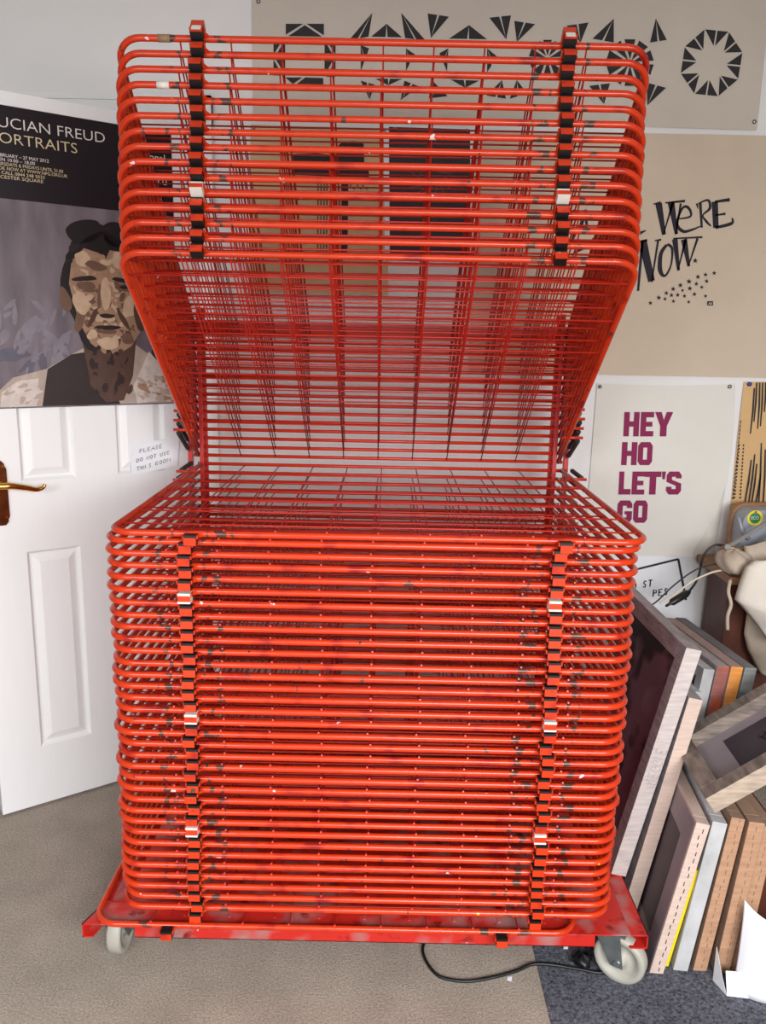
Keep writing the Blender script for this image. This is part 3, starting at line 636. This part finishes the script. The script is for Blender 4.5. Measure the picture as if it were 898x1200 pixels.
mb = MB(); mb.tube([onZ(713, 1040, ZB-.002), onZ(713, 1040, ZB-.002)+Vector((0, 0, .003))], .006, STEEL, 12); mb.build('rivet', rack)
def caster(x, y, ang):
    R0 = .057; tr = .030; zt = ZB-.006
    M = Matrix.Translation((x, y, 0)) @ Matrix.Rotation(ang, 4, 'Z')
    mb = MB()
    mb.box((-.036, -.045, zt-.003), (.036, .045, zt), STEEL, T=M)
    mb.tube([M @ Vector((0, 0, zt-.012)), M @ Vector((0, 0, zt-.003))], .026, STEEL, 18)
    for s in (-1, 1):
        c = [(s*.0215-.0015, -.030, zt-.010), (s*.0215+.0015, -.030, zt-.010), (s*.0215+.0015, .030, zt-.010), (s*.0215-.0015, .030, zt-.010)]
        lo = [(s*.0215-.0015, tr-.016, R0-.012), (s*.0215+.0015, tr-.016, R0-.012), (s*.0215+.0015, tr+.012, R0-.012), (s*.0215-.0015, tr+.012, R0-.012)]
        mb.hexa([M @ Vector(p) for p in lo+c], STEEL)
    mb.box((-.023, -.030, zt-.013), (.023, .030, zt-.009), STEEL, T=M)
    mb.tube([M @ Vector((-.029, tr, R0)), M @ Vector((.029, tr, R0))], .008, STEEL, 6)
    ca = mb.build('caster', rack)
    mb = MB(); T = M @ Matrix.Translation((0, tr, R0)) @ Matrix.Rotation(PI/2, 4, 'Y')
    mb.lathe([(.006, -.018), (.014, -.019), (.015, -.007), (.038, -.007), (.042, -.015), (.053, -.016), (R0, -.011), (R0, .011), (.053, .016), (.042, .015), (.038, .007), (.015, .007), (.014, .019), (.006, .018)], WHEEL, T, 40)
    mb.build('wheel', ca)
caster(.541, -.752, math.radians(237)); caster(-.565, -.735, -.05); caster(.54, .03, .6); caster(-.54, .03, 2.2)

# loose tray lying on the base
lt = put_tray((-.067, .006, ZB+.0068), 0, None, springs=False)
lt.name = 'drying_tray'; tag(lt, 'single loose red wire tray lying crooked on the rack base under the stack', 'tray')

# ================================================================== SCREENS LEANING ON THE RIGHT
def wood(name, rgb, n=.14, st=(2, 2, 14)): return mat(name, rgb, .65, noise=n, nscale=9, bump=.1, bscale=60, stretch=st)
GREYW = wood('grey_stained_wood', (150, 141, 144), .28)
PALEW = wood('pale_pine', (202, 180, 168), .1)
PALEG = wood('pale_grey_pine', (192, 182, 180), .14)
BROWNW = wood('brown_pine', (176, 136, 108), .16)
BROWND = wood('dark_brown_pine', (150, 120, 100), .15)
DIRTY = wood('inky_wood', (122, 110, 102), .5)
ENDPUR = spots(wood('purple_red_end_grain', (150, 92, 84), .2), [((188, 84, 44), 14, .5, .6, 4, (1, 1, 1)), ((90, 80, 92), 12, .55, .65, 9, (1, 1, 1))])
ENDOR = wood('orange_end_grain', (214, 140, 66), .16)
ENDGR = spots(wood('grey_green_end', (128, 130, 128), .2), [((190, 150, 90), 10, .55, .62, 14, (1, 1, 1)), ((70, 100, 112), 12, .56, .62, 19, (1, 1, 1))])
MESHP = spots(mat('purple_stained_mesh', (118, 94, 108), .5, noise=.25, nscale=6), [((24, 19, 28), 4.5, .52, .58, 8, (1, 1, 1)), ((132, 116, 118), 7, .66, .74, 15, (1, 1, 1))])
MESHN = mat('dark_emulsion_mesh', (56, 45, 57), .4, noise=.25, nscale=7)
MESHG = mat('grey_taped_mesh', (146, 136, 142), .5, noise=.12, nscale=12)
FAINT = mat('faint_staple', (146, 112, 92), .5)
STAPLE = mat('dark_staple', (52, 46, 48), .4, metal=.5)
def screen(label, P0, sx, hx, H, L, t, bar, mside, mnear, mfab, group=None, fab_c=.5, mtop=None, patch=None, staples=None, slope=None, bottom=True):
    P0 = Vector(P0)
    u = Vector((sx, 0, 1)).normalized() if slope is None else Vector((math.cos(slope), 0, math.sin(slope)))
    h = Vector((hx, 1, 0)).normalized(); n = h.cross(u).normalized()
    T = lambda a, b, c: P0 + h*a + u*b + n*c
    root = tag(empty('printing_screen', P0), label, 'printing screen', group or 'printing screens leaning at the right')
    inv = lambda p: p - P0
    fr = MB()
    def bx(a0, a1, b0, b1, m, near=None, top=None):
        c = [inv(T(a, b, cc)) for cc in (0, t) for a, b in ((a0, b0), (a1, b0), (a1, b1), (a0, b1))]
        f = {}
        if near: f[5] = near
        if top: f[4] = top
        fr.hexa(c, m, f)
    bx(0, bar, 0, H, mside, mnear, mtop); bx(L-bar, L, 0, H, mside, None, mtop)
    bx(bar, L-bar, H-bar, H, mside, None, mtop); bx(bar, L-bar, 0, bar, mside)
    fr.build('frame', root, bevel=.0015)
    if mfab:
        mb = MB(); cc = t*fab_c; g = bar-.001 if 0 < fab_c < 1 else .006
        a0, a1, b0, b1 = g, L-g, g, H-g
        c = [inv(T(a, b, q)) for q in (cc-.0006, cc+.0006) for a, b in ((a0, b0), (a1, b0), (a1, b1), (a0, b1))]
        mb.hexa(c, mfab)
        mb.build('mesh', root)
        if patch:
            a0, a1, b0, b1 = patch; mb = MB()
            c = [inv(T(a, b, q)) for q in (cc-.0014, cc-.0006) for a, b in ((a0, b0), (a1, b0), (a1, b1), (a0, b1))]
            mb.hexa(c, MESHN); o = mb.build('emulsion', root)
    if staples:
        mb = MB(); k = .012
        while k < H-.01:
            w_ = t*(.4+.2*random.random()); c = [inv(T(a, k+b, w_+cc)) for b in (0, .010) for a, cc in ((-.0008, 0), (-.0008, .0016), (.001, .0016), (.001, 0))]
            mb.hexa(c, STAPLE if mnear is PALEW else FAINT); k += .019+random.uniform(-.003, .003)
        mb.build('staples', root)
    return root, T, inv
# big stained screen standing on the edge of the rack base
r, T, inv = screen('large purple-stained printing screen with pale grey edge, leaning beside the rack on its base', (.584, -.6, ZB+.002), .215, -.02, .593, .56, .037, .042, GREYW, PALEG, MESHP, fab_c=.8, mtop=GREYW)
mb = MB(); hand(mb, lambda a, b, l: inv(T(-l-.001, .25+a, .008+.026*(b/.02))), 'REGGIE', 0, 0, .02, .0012, PENCIL, .0005, aspect=.8); mb.build('pencil_writing', r, recalc=False)
screen('long pinkish pine frame edge standing right behind the large purple-stained screen', (.614, -.596, .0), .19, -.01, .61, .5, .034, .04, GREYW, PALEW, MESHN, fab_c=.5)
e = screen('stapled pale printing screen with dark rectangle, next to the caster wheel', (.640, -.752, 0), .180, .10, .388, .34, .03, .028, PALEW, PALEW, MESHG, fab_c=0, patch=(.062, .27, .06, .318), staples=True)
mb = MB(); mb.hexa([(.680, -.732, .003), (.690, -.732, .003), (.708, -.50, .003), (.698, -.50, .003), (.726, -.732, .25), (.7335, -.732, .25), (.752, -.50, .25), (.744, -.50, .25)], YEL)
tag(mb.build('yellow_board', bevel=.0006), 'thin bright yellow board slotted behind the stapled screen', 'board')
screen('printing screen wrapped in pale grey tape, behind the yellow board', (.697, -.742, 0), .135, .10, .382, .32, .032, .03, TAPEW, TAPEW, MESHG, fab_c=.5)
screen('brown pine printing screen next to the grey-taped one', (.742, -.742, 0), .118, .06, .392, .31, .030, .03, BROWND, BROWNW, MESHG, staples=True)
screen('brown pine printing screen with its foot in folded white paper', (.786, -.752, .006), .096, .04, .382, .31, .034, .03, BROWND, BROWNW, MESHG, staples=True)
screen('brown pine printing screen half behind the curled white sheet', (.822, -.742, 0), .090, .03, .372, .31, .034, .03, BROWND, BROWNW, MESHG, staples=True)
screen('dark brown frame at the right edge behind the curled white sheet', (.876, -.70, 0), .07, .02, .33, .25, .03, .03, DKWOOD, DKWOOD, MESHN)
# the tilted one on top
r, T, inv = screen('tilted inky printing screen marked H, lying across the tops of the smaller screens', (.712, -.775, .452), 0, .07, .46, .275, .040, .040, DIRTY, wood('worn_pale_wood', (172, 154, 138), .3), MESHG, fab_c=.8, slope=.60, patch=(.075, .2, .10, .40))
mb = MB(); hand(mb, lambda a, b, l: inv(T(.125+a*.6+b, .18+a-b*.4, .0305-l)), 'H', 0, 0, .022, .0032, MARKER, .0012, aspect=.9); mb.build('marker_letter', r, recalc=False)
# stack of old frames further back
screen('silver-taped frame in front of the dirty frame stack', (.766, -.415, 0), .11, -.12, .598, .3, .030, .03, TAPEW, TAPEW, MESHG)
screen('lower silver-taped frame tucked beside the pine frame edge', (.734, -.43, 0), .13, -.10, .545, .28, .026, .03, TAPEW, TAPEW, MESHG)
screen('old frame with purple-red painted edge, leftmost of the dirty stack', (.800+.008, -.40, 0), .105, -.12, .60, .36, .034, .04, GREYW, ENDPUR, MESHN)
screen('old frame with orange edge, middle of the dirty stack', (.844, -.40, 0), .105, -.12, .60, .37, .033, .04, wood('pinkish_wood', (158, 134, 128), .12), ENDOR, MESHN)
screen('old frame with grey-green edge, rightmost of the dirty stack', (.879, -.40, 0), .105, -.12, .598, .38, .033, .04, wood('blue_grey_wood', (108, 106, 108), .2), ENDGR, MESHN)

# papers on the mat
mb = MB()
mb.face([(.776, -.770, .001), (.790, -.815, .001), (.845, -.822, .001), (.838, -.762, .001)], PAPER)
mb.face([(.776, -.770, .001), (.790, -.815, .001), (.782, -.800, .035), (.778, -.765, .085)], PAPER)
mb.face([(.790, -.815, .001), (.845, -.822, .001), (.846, -.80, .05), (.790, -.795, .05)], PAPER)
o = tag(mb.build('folded_paper', recalc=False), 'white paper folded round the foot of a brown pine screen', 'paper'); solid(o, .0006)
mb = MB()
arc = smooth_pts([(.812, -.790, 0), (.830, -.816, 0), (.862, -.832, 0), (.905, -.836, 0), (.95, -.825, 0), (1.0, -.79, 0)], 6)
def curl(a, b):
    t = a*(len(arc)-1); k = min(int(t), len(arc)-2); p = arc[k].lerp(arc[k+1], t-k)
    H = .208-.07*a; return Vector((p.x+.012*b, p.y+.02*b*b, .001+H*b))
mb.grid(curl, 30, 10, PAPER)
o = tag(mb.build('curled_sheet', recalc=False), 'white sheet of paper curled upright on the dark mat at the right edge', 'paper'); solid(o, .0006)

# ================================================================== DESK CORNER AND ITS CLUTTER
TZ = .735
mb = MB(); mb.box((1.03, -.02, TZ-.022), (1.7, WY-.02, TZ), TEAK); top_ = None
desk = tag(empty('desk', (1.2, .09, 0)), 'brown wooden desk corner against the back wall at the right edge', 'desk')
mb2 = MB(); mb2.box((1.025-1.2, -.07-.09, TZ-.024), (1.75-1.2, WY-.02-.09, TZ), TEAK); mb2.build('desktop', desk, bevel=.003)
mb2 = MB(); mb2.box((1.045-1.2, -.02-.09, 0), (1.10-1.2, .03-.09, TZ-.024), DKWOOD); mb2.build('leg', desk, bevel=.002)
mb2 = MB(); mb2.box((1.06-1.2, .03-.09, .08), (1.08-1.2, .17-.09, TZ-.03), DKWOOD); mb2.build('side_panel', desk)
mb2 = MB(); mb2.box((1.10-1.2, -.01-.09, .08), (1.75-1.2, .01-.09, TZ-.03), DKWOOD); mb2.build('modesty_panel', desk)
mb.bm.free()
# plank lying on the dirty frames just left of the leg
# beige canvas bag with drawstring
mb = MB(); c = onY(858, 676, -.05)
def blob(a, b):
    th, ph = a*2*PI, (b-.5)*PI; rr = 1+.10*math.sin(3*th+1)*math.cos(ph)+.07*math.sin(5*th+4*ph)
    return Vector((c.x+.048*rr*math.cos(ph)*math.cos(th), c.y+.05*rr*math.cos(ph)*math.sin(th), TZ+.042+.036*rr*math.sin(ph)))
mb.grid(blob, 24, 14, LINEN); bag = tag(mb.build('drawstring_bag'), 'small beige canvas bag with a dangling cord, slumped on the desk corner', 'bag')
mb = MB(); mb.tube(smooth_pts([onY(856, 680, -.10), onY(854, 694, -.125), onY(857, 708, -.13), onY(853, 722, -.13), onY(853, 738, -.13)], 5), .0052, LINEN, 6); mb.build('cord', bag)
# white linen cloth over the right
def drape(pts, Y, dep, m, nm, label, cat, amp=.012, seed=0):
    """a hanging, folded cloth: rows of pixels down the photo give its outline at depth Y"""
    mb = MB()
    def fn(a, b):
        t = b*(len(pts)-1); k = min(int(t), len(pts)-2); f = t-k
        l = Vector(pts[k][0]).lerp(Vector(pts[k+1][0]), f); r = Vector(pts[k][1]).lerp(Vector(pts[k+1][1]), f); q = l.lerp(r, a)
        p = onY(q.x, q.y, Y); bul = math.sin(a*PI)**.5
        p.y -= dep*bul*math.sin(min(1, b+.15)*PI*.9) + amp*math.sin(a*9+b*7+seed)*bul
        return p
    mb.grid(fn, 24, 20, m); o = mb.build(nm); solid(o, .004); return tag(o, label, cat)
drape([((872, 640), (960, 622)), ((880, 690), (960, 690)), ((872, 742), (960, 736)), ((876, 762), (962, 775)), ((884, 778), (962, 800)), ((892, 790), (962, 808))], -.04, .03, LINEN, 'beige_cloth', 'crumpled beige cloth hanging below the white linen at the right edge', 'cloth', .014, 2)
drape([((884, 656), (965, 645)), ((873, 664), (965, 668)), ((866, 684), (965, 700)), ((861, 702), (965, 730)), ((872, 714), (965, 745)), ((886, 731), (965, 762)), ((898, 748), (965, 775))], -.13, .05, LINENW, 'linen_cloth', 'white linen cloth draped over the desk front at the right edge', 'cloth', .010, 1)
# grey office machine with a round sticker against a brown board
mb = MB()
def rounded(x0, z0, x1, z1, r, n=6):
    pts = []
    for cx_, cz_, a0 in ((x1-r, z1-r, 0), (x0+r, z1-r, 90), (x0+r, z0+r, 180), (x1-r, z0+r, 270)):
        for k in range(n+1): a = math.radians(a0+90*k/n); pts.append((cx_+r*math.cos(a), cz_+r*math.sin(a)))
    return pts
def slab(mb, pts, Ya, Yb, m):
    A = [Vector((x, Ya, z)) for x, z in pts]; B = [Vector((x, Yb, z)) for x, z in pts]
    mb.face(A, m); mb.face(B[::-1], m)
    for k in range(len(pts)): mb.face([A[k], A[(k+1) % len(pts)], B[(k+1) % len(pts)], B[k]], m)
xl, zt_ = px(859, 589, .12)
slab(mb, rounded(xl, TZ, xl+.42, zt_, .045), .12, .14, TEAK)
tag(mb.build('wooden_board', bevel=.002), 'brown board with rounded corner standing on the desk behind the grey machine', 'board')
mb = MB(); xl2, zt2 = px(871, 597, .06); xm, zm = px(868, 640, .06)
slab(mb, rounded(xl2, TZ, xl2+.36, zt2, .04), .05, .118, GREYPL)
mach = tag(mb.build('grey_machine', bevel=.004), 'grey plastic machine with a round green and yellow sticker, on the desk', 'machine')
mb = MB(); cxs, czs = px(885, 607, .05); Sm = wall_sheet(.0495)
disc(mb, Sm, (cxs, czs), .0235, YELP, .0004, 28); disc(mb, Sm, (cxs, czs), .0165, GREEN, .0008, 24)
disc(mb, Sm, (cxs, czs+.018), .004, mat('red_print', (200, 60, 50), .5), .0010, 8)
text(mb, Sm, 'ECO', cxs-.011, czs-.004, .009, TXW, .0012, width=.022)
mb.build('sticker', mach, recalc=False)['label'] = 'round green and yellow sticker'
mb = MB(); mb.tube([onY(866, 606, .04), onY(870, 622, .04), onY(878, 632, .04)], [.004, .007, .006], GREYPL, 10); mb.build('side_lever', mach)
# jointed desk lamp
YL = -.02
lamp = tag(empty('desk_lamp', onY(846, 668, YL)), 'grey jointed desk lamp arm reaching out of frame above the desk', 'lamp'); l0 = Vector(lamp.location)
def bar(mb, a, b, w, m, Ya, Yb=None):
    A, B = onY(*a, Ya)-l0, onY(*b, Yb if Yb is not None else Ya)-l0
    t = (B-A).normalized(); up = Vector((0, 1, 0)).cross(t).normalized()
    c = [A-up*w-Vector((0, w, 0)), A+up*w-Vector((0, w, 0)), A+up*w+Vector((0, w, 0)), A-up*w+Vector((0, w, 0))]
    mb.hexa(c+[q+(B-A) for q in c], m)
mb = MB(); bar(mb, (853, 641), (935, 590), .0052, GREYM, YL); mb.build('upper_arm', lamp, bevel=.001)
mb = MB(); bar(mb, (852, 660), (935, 613), .0052, GREYM, YL); mb.build('lower_arm', lamp, bevel=.001)
mb = MB(); mb.tube([onY(846, 641, YL-.012)-l0, onY(880, 644, YL-.012)-l0], .0042, mat('brass_tube', (168, 130, 96), .35, metal=.8), 10); mb.build('rod', lamp)
mb = MB(); bar(mb, (852, 638), (852, 664), .006, GREYM, YL+.012); mb.tube([onY(852, 660, YL-.02)-l0, onY(852, 660, YL+.02)-l0], .009, GREYM, 12); mb.tube([onY(853, 641, YL-.02)-l0, onY(853, 641, YL+.02)-l0], .008, GREYM, 12); mb.build('joint', lamp)
mb = MB(); mb.tube([onY(852, 662, YL)-l0, Vector((onY(852, 662, YL).x-l0.x, 0, TZ-l0.z))], .007, GREYM, 10); mb.build('clamp_pin', lamp)
# cables
def cable(pts, r, m, nm, label, n=8):
    mb = MB(); mb.tube(smooth_pts(pts, n), r, m, 8); return tag(mb.build(nm), label, 'cable')
YQ = .0
c1 = cable([onY(850, 640, YQ), onY(838, 639, YQ), onY(825, 651, YQ), onY(818, 678, YQ), onY(807, 694, YQ-.02), onY(806, 695, YQ-.02)], .0035, BLACKPL, 'lamp_cable', 'black lamp cable looping down from the lamp to an inline switch')
mb = MB(); A, B = onY(786, 707, YQ-.05), onY(807, 694, YQ-.02); t = (B-A)
mb.tube([A-t*.25, A, A+t*.08, A+t*.85, B, B+t*.1], [.0035, .005, .0105, .0115, .008, .004], BLACKPL, 10); mb.build('inline_switch', c1)
cable([onY(850, 658, YQ-.03), onY(838, 661, YQ-.03), onY(815, 668, YQ-.03), onY(790, 686, YQ-.03), onY(772, 703, YQ-.03), onY(760, 712, YQ-.03)], .0025, BLACKPL, 'thin_cable', 'thin black cable slanting across the marker sign')
cable([onY(848, 668, YQ-.04), onY(834, 671, YQ-.04), onY(812, 681, YQ-.04), onY(790, 697, YQ-.04), onY(774, 707, YQ-.04)], .0032, CABLEW, 'cream_cable', 'cream cable running from the desk over the black inline switch')

# ================================================================== ON THE FLOOR
mb = MB(); mb.box((.39, -2.4, 0), (1.9, -.30, .003), MATM); tag(mb.build('carpet_mat', bevel=.002), 'charcoal speckled carpet mat under the right side of the rack', 'mat')
fl = .0045
def fz(x, y, z=fl): return onZ(x, y, z)
cable([fz(505, 1085), fz(497, 1105), fz(496, 1117), fz(503, 1132), fz(517, 1145), fz(545, 1150), fz(575, 1146), fz(605, 1138), fz(625, 1130, .0075), fz(650, 1131, .007), fz(680, 1136, .007), fz(706, 1140, .007), fz(725, 1132, .007)], .0036, BLACKPL, 'floor_cable', 'black cable curling out from under the rack across carpet and mat')
mb = MB(); c = fz(683, 1128, .012)
def lump(a, b):
    th, ph = a*2*PI, (b-.5)*PI; rr = 1+.2*math.sin(3*th+ph*2)+.12*math.sin(7*th)
    return Vector((c.x+.020*rr*math.cos(ph)*math.cos(th), c.y+.02*rr*math.cos(ph)*math.sin(th), .019+.013*rr*math.sin(ph)))
mb.grid(lump, 16, 8, BLACKPL); tag(mb.build('black_scrap'), 'small black crumpled scrap on the charcoal mat beside the caster', 'scrap')
for x, y, z, l in ((597, 1147, .001, 'tiny white paper scrap on the beige carpet near the cable'), (663, 1110, .007, 'tiny white paper scrap on the charcoal mat under the rack front')):
    mb = MB(); p = onZ(x, y, z); mb.face([p+Vector((-.006, -.005, 0)), p+Vector((.004, -.007, .001)), p+Vector((.007, .005, .002)), p+Vector((-.003, .006, 0))], PAPER)
    o = tag(mb.build('paper_scrap', recalc=False), l, 'scrap', 'paper scraps on the floor'); solid(o, .0005)

# ================================================================== CAMERA, LIGHT
cam = bpy.data.cameras.new('camera'); co = bpy.data.objects.new('camera', cam); C.objects.link(co)
cam.sensor_fit = 'VERTICAL'; cam.sensor_height = 36; cam.sensor_width = 27; cam.lens = 36*F/1200; cam.clip_start = .02
M = Matrix((RT, -DN, -fw)).transposed().to_4x4(); M.translation = CAM; co.matrix_world = M
bpy.context.scene.camera = co
def area(name, loc, look, sx, sz, power, col):
    l = bpy.data.lights.new(name, 'AREA'); l.shape = 'RECTANGLE'; l.size = sx; l.size_y = sz; l.energy = power; l.color = col
    o = bpy.data.objects.new(name, l); C.objects.link(o); o.location = loc
    o.rotation_euler = (Vector(look)-Vector(loc)).to_track_quat('-Z', 'Y').to_euler(); return o
area('window_daylight', (.8, -3.4, 1.5), (.62, -2.99, .63), 2.0, 1.2, 185, (1, .995, .985))
area('added_left_fill', (-1.3, -3.4, 1.5), (-1.15, -2.98, .65), 1.0, 1.2, 64, (.96, .98, 1))  # added soft fill from the left behind the camera; no second window known there
w = bpy.data.worlds.new('World'); bpy.context.scene.world = w; w.use_nodes = True
w.node_tree.nodes['Background'].inputs['Color'].default_value = (.97, .98, 1, 1); w.node_tree.nodes['Background'].inputs['Strength'].default_value = .16
sc = bpy.context.scene
sc.view_settings.view_transform = 'Standard'; sc.view_settings.look = 'None'; sc.view_settings.gamma = 1; sc.view_settings.use_curve_mapping = False
sc.view_settings.exposure = -0.32
